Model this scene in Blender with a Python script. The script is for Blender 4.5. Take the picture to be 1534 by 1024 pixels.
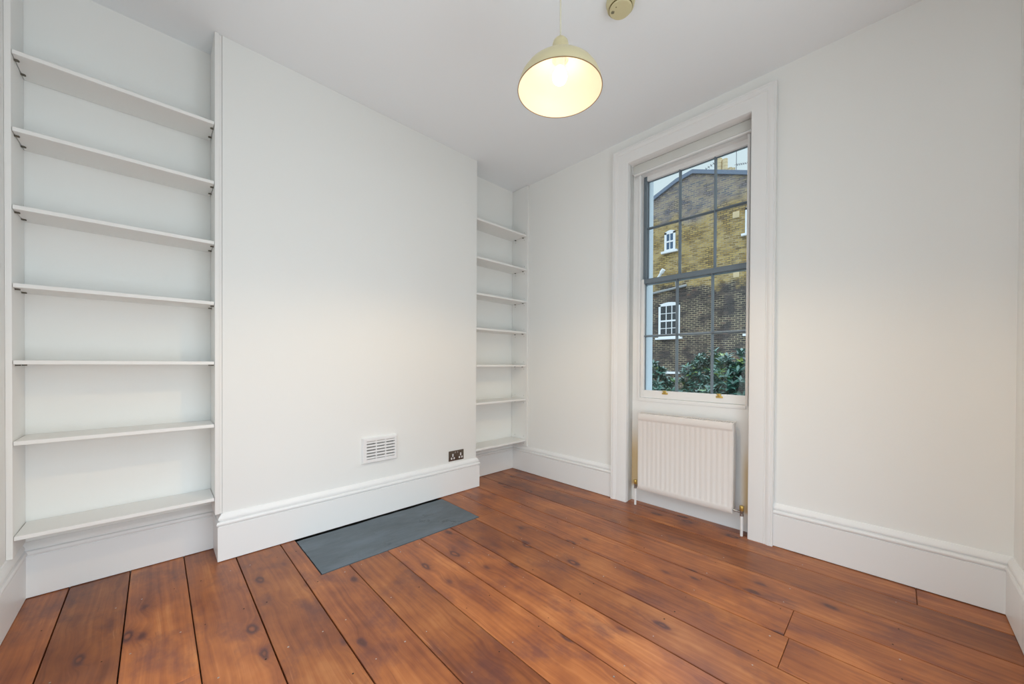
import bpy, bmesh, math, random
from mathutils import Vector, Matrix, noise
random.seed(7)
for _o in list(bpy.data.objects): bpy.data.objects.remove(_o)
S = bpy.context.scene; COL = S.collection; PI = math.pi

# ------------------------------------------------------------------ camera
CAM_H = 1.05
yaw, pitch, roll = 0.8023, -0.0071, 0.0051
cd = bpy.data.cameras.new('camera'); cam = bpy.data.objects.new('camera', cd); COL.objects.link(cam)
fw0 = Vector((-math.sin(yaw), math.cos(yaw), 0)); r0 = Vector((math.cos(yaw), math.sin(yaw), 0)); up0 = Vector((0, 0, 1))
fw = fw0*math.cos(pitch) + up0*math.sin(pitch); u2 = up0*math.cos(pitch) - fw0*math.sin(pitch)
rt = r0*math.cos(roll) + u2*math.sin(roll); up = u2*math.cos(roll) - r0*math.sin(roll)
m = Matrix((rt, up, -fw)).transposed().to_4x4(); m.translation = Vector((0, 0, CAM_H)); cam.matrix_world = m
cd.sensor_width = 36; cd.sensor_fit = 'HORIZONTAL'; cd.lens = 36*552.0776/1534
cd.shift_y = (548.173-512)/1534; cd.clip_start = 0.02; cd.clip_end = 500
S.camera = cam

# ------------------------------------------------------------------ world: overcast sky, brighter overhead
SKY = 1.0
w = bpy.data.worlds.new('sky'); S.world = w; w.use_nodes = True
nt = w.node_tree; nt.nodes.clear()
wo = nt.nodes.new('ShaderNodeOutputWorld'); bg = nt.nodes.new('ShaderNodeBackground')
tc = nt.nodes.new('ShaderNodeTexCoord'); sx = nt.nodes.new('ShaderNodeSeparateXYZ'); cr = nt.nodes.new('ShaderNodeValToRGB')
nt.links.new(tc.outputs['Generated'], sx.inputs[0]); nt.links.new(sx.outputs['Z'], cr.inputs[0])
cr.color_ramp.elements[0].position = 0.0; cr.color_ramp.elements[0].color = (0.12, 0.125, 0.12, 1)
cr.color_ramp.elements[1].position = 1.0; cr.color_ramp.elements[1].color = (3.4, 3.9, 4.5, 1)
for p, c in ((0.02, (0.66, 0.79, 0.84, 1)), (0.45, (0.70, 0.84, 0.90, 1)), (0.55, (2.6, 3.05, 3.6, 1))):
    e = cr.color_ramp.elements.new(p); e.color = c
# broad glow added to unseen sky right of the house opposite, brightening the room
GLOW = 0.8
dp = nt.nodes.new('ShaderNodeVectorMath'); dp.operation = 'DOT_PRODUCT'; nt.links.new(tc.outputs['Generated'], dp.inputs[0])
dp.inputs[1].default_value = Vector((0.78, 0.52, 0.36)).normalized()
mr = nt.nodes.new('ShaderNodeMapRange'); mr.interpolation_type = 'SMOOTHSTEP'; nt.links.new(dp.outputs['Value'], mr.inputs[0])
mr.inputs[1].default_value = 0.72; mr.inputs[2].default_value = 0.98; mr.inputs[3].default_value = 0.0; mr.inputs[4].default_value = GLOW
gc = nt.nodes.new('ShaderNodeVectorMath'); gc.operation = 'SCALE'; gc.inputs[0].default_value = (0.90, 1.0, 1.12); nt.links.new(mr.outputs[0], gc.inputs['Scale'])
ga = nt.nodes.new('ShaderNodeVectorMath'); ga.operation = 'ADD'; nt.links.new(cr.outputs[0], ga.inputs[0]); nt.links.new(gc.outputs[0], ga.inputs[1])
nt.links.new(ga.outputs[0], bg.inputs[0]); bg.inputs[1].default_value = SKY
nt.links.new(bg.outputs[0], wo.inputs[0])
BULB = 15.0                                   # strength of the glowing bulb surface
SPOT = 25.0                                   # light it throws into the room, W
S.view_settings.view_transform = 'Standard'; S.view_settings.look = 'None'
S.view_settings.gamma = 1; S.view_settings.use_curve_mapping = False
S.view_settings.exposure = 0.0
# window portal guides sky samples into the room (no light of its own)
pl = bpy.data.lights.new('window_portal', 'AREA'); pl.shape = 'RECTANGLE'; pl.size = 0.9; pl.size_y = 1.9
pl.cycles.is_portal = True
po = bpy.data.objects.new('window_portal', pl); COL.objects.link(po)
po.location = (-1.0, 2.99, 1.65); po.rotation_euler = (-PI/2, 0, 0)
# added fill light, shining through an added opening in the right wall
al = bpy.data.lights.new('right_fill_light', 'AREA'); al.shape = 'RECTANGLE'; al.size = 2.0; al.size_y = 2.15
al.energy = 35; al.color = (0.92, 0.985, 1.0)
ao = bpy.data.objects.new('right_fill_light', al); COL.objects.link(ao)
ao.location = (1.25, 0.70, 0.75); ao.rotation_euler = (PI/2+0.65, 0, PI/2)
# second added fill light, out of view, entering through the near wall
bl_ = bpy.data.lights.new('near_fill_light', 'AREA'); bl_.shape = 'RECTANGLE'; bl_.size = 1.5; bl_.size_y = 2.0
bl_.energy = 16; bl_.color = (0.94, 0.985, 0.98)
bo = bpy.data.objects.new('near_fill_light', bl_); COL.objects.link(bo)
bo.location = (-0.95, -1.25, 0.75); bo.rotation_euler = (PI/2+0.65, 0, 0)

# ------------------------------------------------------------------ materials
def mat(name, col, rough=0.5, metal=0.0, **kw):
    m = bpy.data.materials.new(name); m.use_nodes = True
    b = m.node_tree.nodes['Principled BSDF']
    b.inputs['Base Color'].default_value = (*col, 1); b.inputs['Roughness'].default_value = rough
    b.inputs['Metallic'].default_value = metal
    for k, v in kw.items():
        b.inputs[k.replace('_', ' ')].default_value = v
    return m
def N(m, t, **kw):
    n = m.node_tree.nodes.new(t)
    for k, v in kw.items(): setattr(n, k, v)
    return n
def L(m, a, b): m.node_tree.links.new(a, b)
def bump(m, scale, strength, dist=0.002, detail=4, vec=None):
    b = m.node_tree.nodes['Principled BSDF']
    t = N(m, 'ShaderNodeTexCoord'); n = N(m, 'ShaderNodeTexNoise'); n.inputs['Scale'].default_value = scale; n.inputs['Detail'].default_value = detail
    bp = N(m, 'ShaderNodeBump'); bp.inputs['Strength'].default_value = strength; bp.inputs['Distance'].default_value = dist
    L(m, t.outputs['Object'], n.inputs['Vector']); L(m, n.outputs[0], bp.inputs['Height']); L(m, bp.outputs[0], b.inputs['Normal'])
    return m
def mixrgb(m, fac, a, b, mode='MIX'):
    n = N(m, 'ShaderNodeMix', data_type='RGBA', blend_type=mode)
    for s, v in ((n.inputs[0], fac), (n.inputs[6], a), (n.inputs[7], b)):
        if hasattr(v, 'links') or isinstance(v, bpy.types.NodeSocket): L(m, v, s)
        elif isinstance(v, (tuple, list)): s.default_value = (*v, 1)
        else: s.default_value = v
    return n.outputs[2]
def math_(m, op, a, b=None, clamp=False):
    n = N(m, 'ShaderNodeMath', operation=op, use_clamp=clamp)
    for s, v in ((n.inputs[0], a), (n.inputs[1], b)):
        if v is None: continue
        if isinstance(v, bpy.types.NodeSocket): L(m, v, s)
        else: s.default_value = v
    return n.outputs[0]
def ramp(m, src, stops):
    n = N(m, 'ShaderNodeValToRGB'); L(m, src, n.inputs[0]); e = n.color_ramp.elements
    e[0].position, e[0].color = stops[0][0], (*stops[0][1], 1)
    e[1].position, e[1].color = stops[-1][0], (*stops[-1][1], 1)
    for p, c in stops[1:-1]:
        x = e.new(p); x.color = (*c, 1)
    return n.outputs[0]

WHITE = (0.895, 0.905, 0.885)
M_WALL = bump(mat('wall_paint', WHITE, 0.75), 35, 0.06)
M_CEIL = bump(mat('ceiling_paint', (0.885, 0.92, 0.945), 0.85), 25, 0.05)
M_TRIM = bump(mat('gloss_white_paint', (0.88, 0.885, 0.88), 0.38), 18, 0.05)
M_SHELF = bump(mat('shelf_paint', (0.88, 0.88, 0.86), 0.5), 30, 0.04)
M_BAR = mat('backlit_grey', (0.17, 0.215, 0.25), 0.35)  # backlit shade of glazing bars and meeting rail, put into their colour
M_DARK = mat('dark_gap', (0.02, 0.016, 0.012), 0.9)
M_PIN = mat('dull_metal', (0.16, 0.15, 0.12), 0.5, 0.6)
M_BRASS = mat('brass', (0.62, 0.44, 0.13), 0.32, 0.9)
M_CHROME = mat('worn_chrome', (0.45, 0.44, 0.43), 0.3, 1.0)
M_RAD = bump(mat('radiator_enamel', (0.80, 0.765, 0.735), 0.38), 12, 0.02)
M_CREAM = mat('cream_plastic', (0.66, 0.60, 0.36), 0.45)
M_SHADE = mat('cream_enamel', (0.70, 0.62, 0.38), 0.35)
M_SHADE_IN = mat('shade_inside', (0.88, 0.81, 0.66), 0.45)
M_BLIND = bump(mat('blind_fabric', (0.70, 0.71, 0.68), 0.8), 200, 0.1)
M_VENT = mat('white_plastic', (0.86, 0.86, 0.86), 0.4)
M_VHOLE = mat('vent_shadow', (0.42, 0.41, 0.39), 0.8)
M_SOCK = bump(mat('bronze_plate', (0.15, 0.12, 0.095), 0.38, 0.75), 80, 0.05)
M_CORD = mat('cream_flex', (0.72, 0.68, 0.55), 0.5)
M_BULB = bpy.data.materials.new('glowing_bulb'); M_BULB.use_nodes = True
_n = M_BULB.node_tree; _n.nodes.clear()
_e = _n.nodes.new('ShaderNodeEmission'); _e.inputs[0].default_value = (1.0, 0.84, 0.64, 1); _e.inputs[1].default_value = BULB
_q = _n.nodes.new('ShaderNodeOutputMaterial'); _n.links.new(_e.outputs[0], _q.inputs[0])

def glass_mat():
    m = bpy.data.materials.new('window_glass'); m.use_nodes = True; n = m.node_tree; n.nodes.clear()
    o = n.nodes.new('ShaderNodeOutputMaterial'); mx = n.nodes.new('ShaderNodeMixShader')
    t = n.nodes.new('ShaderNodeBsdfTransparent'); t.inputs[0].default_value = (0.96, 0.98, 0.98, 1)
    g = n.nodes.new('ShaderNodeBsdfGlossy'); g.inputs['Roughness'].default_value = 0.02
    f = n.nodes.new('ShaderNodeFresnel'); f.inputs[0].default_value = 1.35
    n.links.new(f.outputs[0], mx.inputs[0]); n.links.new(t.outputs[0], mx.inputs[1]); n.links.new(g.outputs[0], mx.inputs[2])
    n.links.new(mx.outputs[0], o.inputs[0]); return m
M_GLASS = glass_mat()

def wood_mat():
    m = mat('stained_pine', (0.3, 0.1, 0.04), 0.34)
    b = m.node_tree.nodes['Principled BSDF']
    at = N(m, 'ShaderNodeAttribute', attribute_name='board'); sc = N(m, 'ShaderNodeSeparateColor'); L(m, at.outputs['Color'], sc.inputs[0])
    tc = N(m, 'ShaderNodeTexCoord'); sp = N(m, 'ShaderNodeSeparateXYZ'); L(m, tc.outputs['Object'], sp.inputs[0])
    offx = math_(m, 'MULTIPLY', sc.outputs[0], 37.0); offy = math_(m, 'MULTIPLY', sc.outputs[1], 11.0)
    X = math_(m, 'ADD', sp.outputs['X'], offx); Y = math_(m, 'ADD', sp.outputs['Y'], offy)
    def vec(sx, sy, z=0.0, y=None):
        c = N(m, 'ShaderNodeCombineXYZ')
        L(m, math_(m, 'MULTIPLY', X, sx), c.inputs[0]); L(m, math_(m, 'MULTIPLY', y or Y, sy), c.inputs[1]); c.inputs[2].default_value = z
        return c.outputs[0]
    def noise_(v, scale=1.0, detail=4, rough=0.55):
        n = N(m, 'ShaderNodeTexNoise'); n.inputs['Scale'].default_value = scale; n.inputs['Detail'].default_value = detail
        n.inputs['Roughness'].default_value = rough; L(m, v, n.inputs['Vector']); return n.outputs[0]
    # knots
    vo = N(m, 'ShaderNodeTexVoronoi', feature='F1'); vo.inputs['Scale'].default_value = 1.0; vo.inputs['Randomness'].default_value = 1.0
    wob = noise_(vec(14, 22, 5.0), 1, 3)
    cy = math_(m, 'ADD', math_(m, 'MULTIPLY', Y, 8.5), math_(m, 'MULTIPLY', wob, 0.22))
    cx = math_(m, 'ADD', math_(m, 'MULTIPLY', X, 3.9), math_(m, 'MULTIPLY', wob, 0.15))
    c = N(m, 'ShaderNodeCombineXYZ'); L(m, cx, c.inputs[0]); L(m, cy, c.inputs[1]); L(m, c.outputs[0], vo.inputs['Vector'])
    d = vo.outputs['Distance']
    near = N(m, 'ShaderNodeMapRange', interpolation_type='SMOOTHSTEP'); L(m, d, near.inputs[0])
    near.inputs[1].default_value = 0.02; near.inputs[2].default_value = 0.42; near.inputs[3].default_value = 1; near.inputs[4].default_value = 0
    core = N(m, 'ShaderNodeMapRange', interpolation_type='SMOOTHSTEP'); L(m, d, core.inputs[0])
    core.inputs[1].default_value = 0.12; core.inputs[2].default_value = 0.20; core.inputs[3].default_value = 1; core.inputs[4].default_value = 0
    # grain lines bend around knots
    Yw = math_(m, 'ADD', Y, math_(m, 'MULTIPLY', near.outputs[0], 0.028))
    Yw = math_(m, 'ADD', Yw, math_(m, 'MULTIPLY', noise_(vec(1.6, 2.5, 2.0), 1, 2), 0.06))
    gr = noise_(vec(1.1, 55, 1.0, Yw), 1, 5, 0.6)
    fine = noise_(vec(6, 260, 3.0, Yw), 1, 3, 0.6)
    cloud = noise_(vec(2.6, 4.2, 4.0), 1, 4, 0.6)
    g = math_(m, 'ADD', math_(m, 'MULTIPLY', gr, 0.36), math_(m, 'MULTIPLY', cloud, 0.64))
    base = ramp(m, g, [(0.30, (0.110, 0.030, 0.012)), (0.42, (0.245, 0.072, 0.026)), (0.54, (0.400, 0.130, 0.038)), (0.66, (0.56, 0.220, 0.072))])
    base = mixrgb(m, math_(m, 'MULTIPLY', fine, 0.30), base, (0.14, 0.042, 0.02))
    blot = ramp(m, noise_(vec(3.2, 5.0, 9.0), 1, 5, 0.65), [(0.52, (0, 0, 0)), (0.66, (1, 1, 1))])
    base = mixrgb(m, math_(m, 'MULTIPLY', blot, 0.6), base, (0.110, 0.040, 0.038))
    br = math_(m, 'ADD', math_(m, 'MULTIPLY', sc.outputs[2], 0.42), 0.80)
    bn = N(m, 'ShaderNodeVectorMath', operation='SCALE'); L(m, base, bn.inputs[0]); L(m, br, bn.inputs['Scale']); base = bn.outputs[0]
    base = mixrgb(m, math_(m, 'MULTIPLY', near.outputs[0], 0.5), base, (0.13, 0.036, 0.018))
    kc = ramp(m, d, [(0.0, (0.30, 0.10, 0.045)), (0.055, (0.26, 0.080, 0.035)), (0.10, (0.060, 0.022, 0.020)), (0.16, (0.13, 0.042, 0.034))])
    base = mixrgb(m, math_(m, 'MULTIPLY', core.outputs[0], 0.85), base, kc)
    stk = ramp(m, noise_(vec(4.5, 85, 7.0, Yw), 1, 3, 0.5), [(0.66, (0, 0, 0)), (0.74, (1, 1, 1))])
    stm = ramp(m, noise_(vec(1.8, 5, 12.0), 1, 2, 0.5), [(0.50, (0, 0, 0)), (0.62, (1, 1, 1))])
    base = mixrgb(m, math_(m, 'MULTIPLY', math_(m, 'MULTIPLY', stk, stm), 0.55), base, (0.62, 0.30, 0.16))
    dst = ramp(m, noise_(vec(7, 120, 17.0, Yw), 1, 3, 0.5), [(0.68, (0, 0, 0)), (0.76, (1, 1, 1))])
    base = mixrgb(m, math_(m, 'MULTIPLY', dst, 0.45), base, (0.05, 0.018, 0.012))
    L(m, base, b.inputs['Base Color'])
    rr = math_(m, 'ADD', math_(m, 'MULTIPLY', cloud, 0.25), 0.22); L(m, rr, b.inputs['Roughness'])
    b.inputs['Specular IOR Level'].default_value = 0.30; b.inputs['Coat Weight'].default_value = 0.12; b.inputs['Coat Roughness'].default_value = 0.28
    bp = N(m, 'ShaderNodeBump'); bp.inputs['Strength'].default_value = 0.35; bp.inputs['Distance'].default_value = 0.003
    h = math_(m, 'ADD', math_(m, 'MULTIPLY', gr, 0.5), math_(m, 'MULTIPLY', cloud, 1.0)); L(m, h, bp.inputs['Height']); L(m, bp.outputs[0], b.inputs['Normal'])
    return m
M_WOOD = wood_mat()

def slate_mat():
    m = mat('slate', (0.07, 0.09, 0.105), 0.45); b = m.node_tree.nodes['Principled BSDF']
    tc = N(m, 'ShaderNodeTexCoord'); n = N(m, 'ShaderNodeTexNoise'); n.inputs['Scale'].default_value = 7; n.inputs['Detail'].default_value = 8
    mp = N(m, 'ShaderNodeMapping'); mp.inputs['Scale'].default_value = (1.6, 0.7, 1); L(m, tc.outputs['Object'], mp.inputs[0]); L(m, mp.outputs[0], n.inputs[0])
    n.inputs['Scale'].default_value = 4.0; n.inputs['Roughness'].default_value = 0.65
    base = ramp(m, n.outputs[0], [(0.25, (0.060, 0.078, 0.090)), (0.5, (0.088, 0.115, 0.135)), (0.75, (0.125, 0.160, 0.190))])
    vo = N(m, 'ShaderNodeTexVoronoi', feature='DISTANCE_TO_EDGE'); vo.inputs['Scale'].default_value = 3.1
    wv = N(m, 'ShaderNodeVectorMath', operation='MULTIPLY_ADD'); L(m, n.outputs[1], wv.inputs[0]); wv.inputs[1].default_value = (0.5, 0.5, 0); L(m, tc.outputs['Object'], wv.inputs[2])
    L(m, wv.outputs[0], vo.inputs['Vector'])
    crk = ramp(m, vo.outputs['Distance'], [(0.0, (1, 1, 1)), (0.012, (0, 0, 0))])
    ms = N(m, 'ShaderNodeTexNoise'); ms.inputs['Scale'].default_value = 3.0; L(m, tc.outputs['Object'], ms.inputs[0])
    mk = ramp(m, ms.outputs[0], [(0.52, (0, 0, 0)), (0.60, (1, 1, 1))])
    base = mixrgb(m, math_(m, 'MULTIPLY', crk, mk), base, (0.018, 0.022, 0.026))
    L(m, base, b.inputs['Base Color'])
    v = N(m, 'ShaderNodeTexNoise'); v.inputs['Scale'].default_value = 22; v.inputs['Detail'].default_value = 6; L(m, mp.outputs[0], v.inputs[0])
    bp = N(m, 'ShaderNodeBump'); bp.inputs['Strength'].default_value = 0.5; bp.inputs['Distance'].default_value = 0.006
    L(m, math_(m, 'ADD', n.outputs[0], math_(m, 'MULTIPLY', v.outputs[0], 0.4)), bp.inputs['Height']); L(m, bp.outputs[0], b.inputs['Normal'])
    return m
M_SLATE = slate_mat()

def brick_mat():
    m = mat('stock_brick', (0.3, 0.25, 0.15), 0.9); b = m.node_tree.nodes['Principled BSDF']
    tc = N(m, 'ShaderNodeTexCoord'); sp = N(m, 'ShaderNodeSeparateXYZ'); L(m, tc.outputs['Object'], sp.inputs[0])
    c = N(m, 'ShaderNodeCombineXYZ'); L(m, sp.outputs['X'], c.inputs[0]); L(m, sp.outputs['Z'], c.inputs[1])
    # slight waviness of the old courses
    nw = N(m, 'ShaderNodeTexNoise'); nw.inputs['Scale'].default_value = 0.9; L(m, c.outputs[0], nw.inputs[0])
    c2 = N(m, 'ShaderNodeCombineXYZ'); L(m, sp.outputs['X'], c2.inputs[0]); L(m, math_(m, 'ADD', sp.outputs['Z'], math_(m, 'MULTIPLY', nw.outputs[0], 0.10)), c2.inputs[1])
    br = N(m, 'ShaderNodeTexBrick'); L(m, c2.outputs[0], br.inputs['Vector'])
    br.inputs['Scale'].default_value = 1; br.inputs['Brick Width'].default_value = 0.225; br.inputs['Row Height'].default_value = 0.085
    br.inputs['Mortar Size'].default_value = 0.011; br.inputs['Mortar Smooth'].default_value = 0.2
    br.inputs['Color1'].default_value = (0, 0, 0, 1); br.inputs['Color2'].default_value = (1, 1, 1, 1); br.inputs['Mortar'].default_value = (0.5, 0.5, 0.5, 1)
    per = br.outputs['Color']
    def ns(scale, off, det=5, v=None):
        mp = N(m, 'ShaderNodeMapping'); mp.inputs['Location'].default_value = off; L(m, v or c.outputs[0], mp.inputs[0])
        n = N(m, 'ShaderNodeTexNoise'); n.inputs['Scale'].default_value = scale; n.inputs['Detail'].default_value = det; L(m, mp.outputs[0], n.inputs[0]); return n.outputs[0]
    perv = N(m, 'ShaderNodeSeparateColor'); L(m, per, perv.inputs[0])
    yel = ramp(m, math_(m, 'ADD', math_(m, 'MULTIPLY', perv.outputs[0], 0.6), math_(m, 'MULTIPLY', ns(3, (3, 1, 0)), 0.4)),
               [(0.1, (0.12, 0.078, 0.030)), (0.4, (0.32, 0.215, 0.062)), (0.65, (0.43, 0.31, 0.105)), (0.9, (0.15, 0.105, 0.055))])
    drk = ramp(m, math_(m, 'ADD', math_(m, 'MULTIPLY', perv.outputs[0], 0.7), math_(m, 'MULTIPLY', ns(5, (9, 4, 0)), 0.3)),
               [(0.1, (0.022, 0.018, 0.017)), (0.5, (0.045, 0.036, 0.034)), (0.8, (0.080, 0.060, 0.048)), (0.95, (0.16, 0.07, 0.04))])
    gry = ramp(m, math_(m, 'ADD', math_(m, 'MULTIPLY', perv.outputs[0], 0.5), math_(m, 'MULTIPLY', ns(2, (5, 7, 0)), 0.5)),
               [(0.2, (0.12, 0.125, 0.15)), (0.5, (0.22, 0.185, 0.175)), (0.8, (0.30, 0.25, 0.17))])
    z = sp.outputs['Z']; big = ns(0.55, (1, 2, 0), 3); med = ns(2.2, (11, 2, 0), 4)
    zz = math_(m, 'ADD', z, math_(m, 'ADD', math_(m, 'MULTIPLY', math_(m, 'SUBTRACT', big, 0.5), 2.0), math_(m, 'MULTIPLY', math_(m, 'SUBTRACT', med, 0.5), 1.6)))
    up_ = N(m, 'ShaderNodeMapRange'); L(m, zz, up_.inputs[0]); up_.inputs[1].default_value = 5.55; up_.inputs[2].default_value = 5.85
    col = mixrgb(m, up_.outputs[0], drk, yel)
    up2 = N(m, 'ShaderNodeMapRange'); L(m, zz, up2.inputs[0]); up2.inputs[1].default_value = 8.5; up2.inputs[2].default_value = 9.1
    col = mixrgb(m, up2.outputs[0], col, gry)
    # mortar: clean cream in places, sooty elsewhere
    mcol = ramp(m, ns(1.5, (7, 7, 0), 6), [(0.42, (0.06, 0.052, 0.045)), (0.56, (0.38, 0.32, 0.20))])
    col = mixrgb(m, br.outputs['Fac'], col, mcol)
    L(m, col, b.inputs['Base Color'])
    bp = N(m, 'ShaderNodeBump'); bp.inputs['Strength'].default_value = 0.6; bp.inputs['Distance'].default_value = 0.01; bp.invert = True
    L(m, br.outputs['Fac'], bp.inputs['Height']); L(m, bp.outputs[0], b.inputs['Normal'])
    return m
M_BRICK = brick_mat()
M_COPING = bump(mat('lead_coping', (0.13, 0.17, 0.23), 0.6), 5, 0.3)
M_EXTW = bump(mat('exterior_white_paint', (0.72, 0.74, 0.74), 0.6), 8, 0.1)
M_RENDER = bump(mat('reveal_render', (0.50, 0.57, 0.60), 0.7), 12, 0.2)
M_PANE = mat('far_pane', (0.05, 0.10, 0.17), 0.08)
M_PANE2 = mat('far_pane_dark', (0.035, 0.04, 0.045), 0.12)
M_POT = bump(mat('cream_clay', (0.62, 0.50, 0.30), 0.85), 8, 0.3)
M_ANT = mat('antenna_metal', (0.18, 0.19, 0.20), 0.5, 0.5)
M_PIPE = mat('grey_pipe', (0.28, 0.29, 0.29), 0.6)
M_GROUND = bump(mat('pale_paving', (0.38, 0.38, 0.36), 0.9), 4, 0.4)
M_BARK = mat('bark', (0.10, 0.085, 0.05), 0.9)
def leaf_mat():
    m = mat('glossy_leaf', (0.04, 0.10, 0.06), 0.32); b = m.node_tree.nodes['Principled BSDF']
    at = N(m, 'ShaderNodeAttribute', attribute_name='tint'); sc = N(m, 'ShaderNodeSeparateColor'); L(m, at.outputs['Color'], sc.inputs[0])
    L(m, ramp(m, sc.outputs[0], [(0.0, (0.020, 0.072, 0.055)), (0.55, (0.052, 0.150, 0.105)), (0.82, (0.13, 0.26, 0.08)), (1.0, (0.26, 0.34, 0.06))]), b.inputs['Base Color'])
    return m
M_LEAF = leaf_mat()

# ------------------------------------------------------------------ mesh helpers
class MB:
    """collects shapes and links them as one mesh object"""
    def __init__(s): s.bm = bmesh.new()
    def box(s, x0, x1, y0, y1, z0, z1, bev=0.0, seg=2, mi=0, rot=None):
        t = bmesh.new(); bmesh.ops.create_cube(t, size=1)
        bmesh.ops.scale(t, vec=(abs(x1-x0), abs(y1-y0), abs(z1-z0)), verts=t.verts)
        if bev > 0: bmesh.ops.bevel(t, geom=t.edges[:], offset=bev, segments=seg, affect='EDGES', profile=0.6)
        mt = Matrix.Translation(((x0+x1)/2, (y0+y1)/2, (z0+z1)/2))
        if rot is not None: mt = mt @ rot
        s.add(t, mt, mi); return s
    def add(s, t, mt=None, mi=0):
        if mt is not None: bmesh.ops.transform(t, matrix=mt, verts=t.verts)
        for f in t.faces: f.material_index = mi
        me = bpy.data.meshes.new('tmp'); t.to_mesh(me); t.free(); s.bm.from_mesh(me); bpy.data.meshes.remove(me)
    def cyl(s, p0, p1, r0, r1=None, seg=20, mi=0, caps=True):
        r1 = r0 if r1 is None else r1; p0, p1 = Vector(p0), Vector(p1); d = p1-p0
        t = bmesh.new(); bmesh.ops.create_cone(t, cap_ends=caps, segments=seg, radius1=r0, radius2=r1, depth=d.length)
        s.add(t, Matrix.Translation((p0+p1)/2) @ d.to_track_quat('Z', 'Y').to_matrix().to_4x4(), mi); return s
    def lathe(s, prof, c=(0, 0, 0), seg=64, mi=0, axis=None):
        """prof [(r,z)] revolved round z; points with r=0 close it"""
        t = bmesh.new(); rings = []
        for r, z in prof:
            if r < 1e-6: rings.append([t.verts.new((0, 0, z))])
            else: rings.append([t.verts.new((r*math.cos(2*PI*i/seg), r*math.sin(2*PI*i/seg), z)) for i in range(seg)])
        for a, b in zip(rings, rings[1:]):
            for i in range(seg):
                j = (i+1) % seg
                if len(a) == 1: f = (a[0], b[i], b[j])
                elif len(b) == 1: f = (a[i], b[0], a[j])
                else: f = (a[i], b[i], b[j], a[j])
                t.faces.new(f)
        bmesh.ops.recalc_face_normals(t, faces=t.faces)
        mt = Matrix.Translation(c)
        if axis is not None: mt = mt @ Vector(axis).to_track_quat('Z', 'Y').to_matrix().to_4x4()
        s.add(t, mt, mi); return s
    def tube(s, pts, r, seg=8, mi=0):
        for a, b in zip(pts, pts[1:]): s.cyl(a, b, r, seg=seg, mi=mi)
        return s
    def prism(s, poly, a0, a1, axis='y', mi=0):
        """polygon extruded along an axis; poly in the other two coordinates"""
        t = bmesh.new()
        def P(u, v, a): return {'y': (u, a, v), 'x': (a, u, v), 'z': (u, v, a)}[axis]
        A = [t.verts.new(P(u, v, a0)) for u, v in poly]; B = [t.verts.new(P(u, v, a1)) for u, v in poly]
        t.faces.new(A); t.faces.new(B[::-1]); n = len(poly)
        for i in range(n): t.faces.new((A[i], A[(i+1) % n], B[(i+1) % n], B[i]))
        bmesh.ops.recalc_face_normals(t, faces=t.faces); s.add(t, None, mi); return s
    def build(s, name, mats, parent=None, smooth=True, origin=None):
        me = bpy.data.meshes.new(name)
        if origin is not None: bmesh.ops.translate(s.bm, vec=-Vector(origin), verts=s.bm.verts)
        s.bm.to_mesh(me); s.bm.free()
        for m_ in (mats if isinstance(mats, (list, tuple)) else [mats]): me.materials.append(m_)
        o = bpy.data.objects.new(name, me); COL.objects.link(o)
        if origin is not None: o.location = origin
        if parent is not None:
            o.parent = parent
            if origin is None: o.matrix_parent_inverse = Matrix.Identity(4)
        if smooth:
            for p in me.polygons: p.use_smooth = True
            me.set_sharp_from_angle(angle=math.radians(32))
        return o
def tag(o, label, cat, group=None):
    o['label'] = label; o['category'] = cat
    if group: o['group'] = group
    return o
def empty(name, loc, label=None, cat=None, group=None):
    o = bpy.data.objects.new(name, None); COL.objects.link(o); o.location = loc; o.empty_display_size = 0.05
    if label: tag(o, label, cat, group)
    return o
def structure(o): o['kind'] = 'structure'; return o
def local(mb, root):
    """shapes were laid out in world coordinates: bring them into the root's frame"""
    bmesh.ops.translate(mb.bm, vec=-Vector(root.location), verts=mb.bm.verts); return mb
def part(mb, name, mats, root, **kw): return local(mb, root).build(name, mats, root, **kw)
def subpart(mb, name, mats, par, root, **kw): return local(mb, root).build(name, mats, par, **kw)

# ------------------------------------------------------------------ room dimensions (metres)
XB = -2.467      # chimney breast face
YA, YBB = 0.253, 1.963   # breast sides
XA = -2.670      # alcove back wall
YW = 2.595       # window wall face
YL = -0.434      # near left wall
XR = 0.3596      # right wall
ZC = 2.7676      # ceiling
RX0, RX1, RZ = -1.409, -0.603, 2.573     # window recess
T = 0.20

NO0, NO1 = -1.70, -0.20       # unseen opening, added to let the near fill light in
nw = MB(); nw.box(XA, NO0, YL-T, YL, -0.1, ZC+0.1); nw.box(NO1, XR+T, YL-T, YL, -0.1, ZC+0.1); nw.box(NO0, NO1, YL-T, YL, 2.60, ZC+0.1)
structure(nw.build('wall_near', M_WALL, smooth=False))
DO0, DO1 = -0.32, 1.72       # unseen opening, added to let the right fill light in
nw = MB(); nw.box(XR, XR+T, YL, DO0, -0.1, ZC+0.1); nw.box(XR, XR+T, DO1, YW+0.36, -0.1, ZC+0.1); nw.box(XR, XR+T, DO0, DO1, 2.60, ZC+0.1)
structure(nw.build('wall_right', M_WALL, smooth=False))
structure(MB().box(XA-T, XA, YL-T, YW+0.36, -0.1, ZC+0.1).build('wall_alcove', M_WALL, smooth=False))
structure(MB().box(XA, XB, YA, YBB, 0, ZC, bev=0.004).build('wall_chimney_breast', M_WALL))
wb = MB()
wb.box(XA, RX0-0.0, YW, 2.74, -0.1, ZC+0.1); wb.box(RX1, XR, YW, 2.74, -0.1, ZC+0.1)
wb.box(RX0, RX1, YW, 2.74, RZ, ZC+0.1)
structure(wb.build('wall_window', M_WALL, smooth=False))
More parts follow.
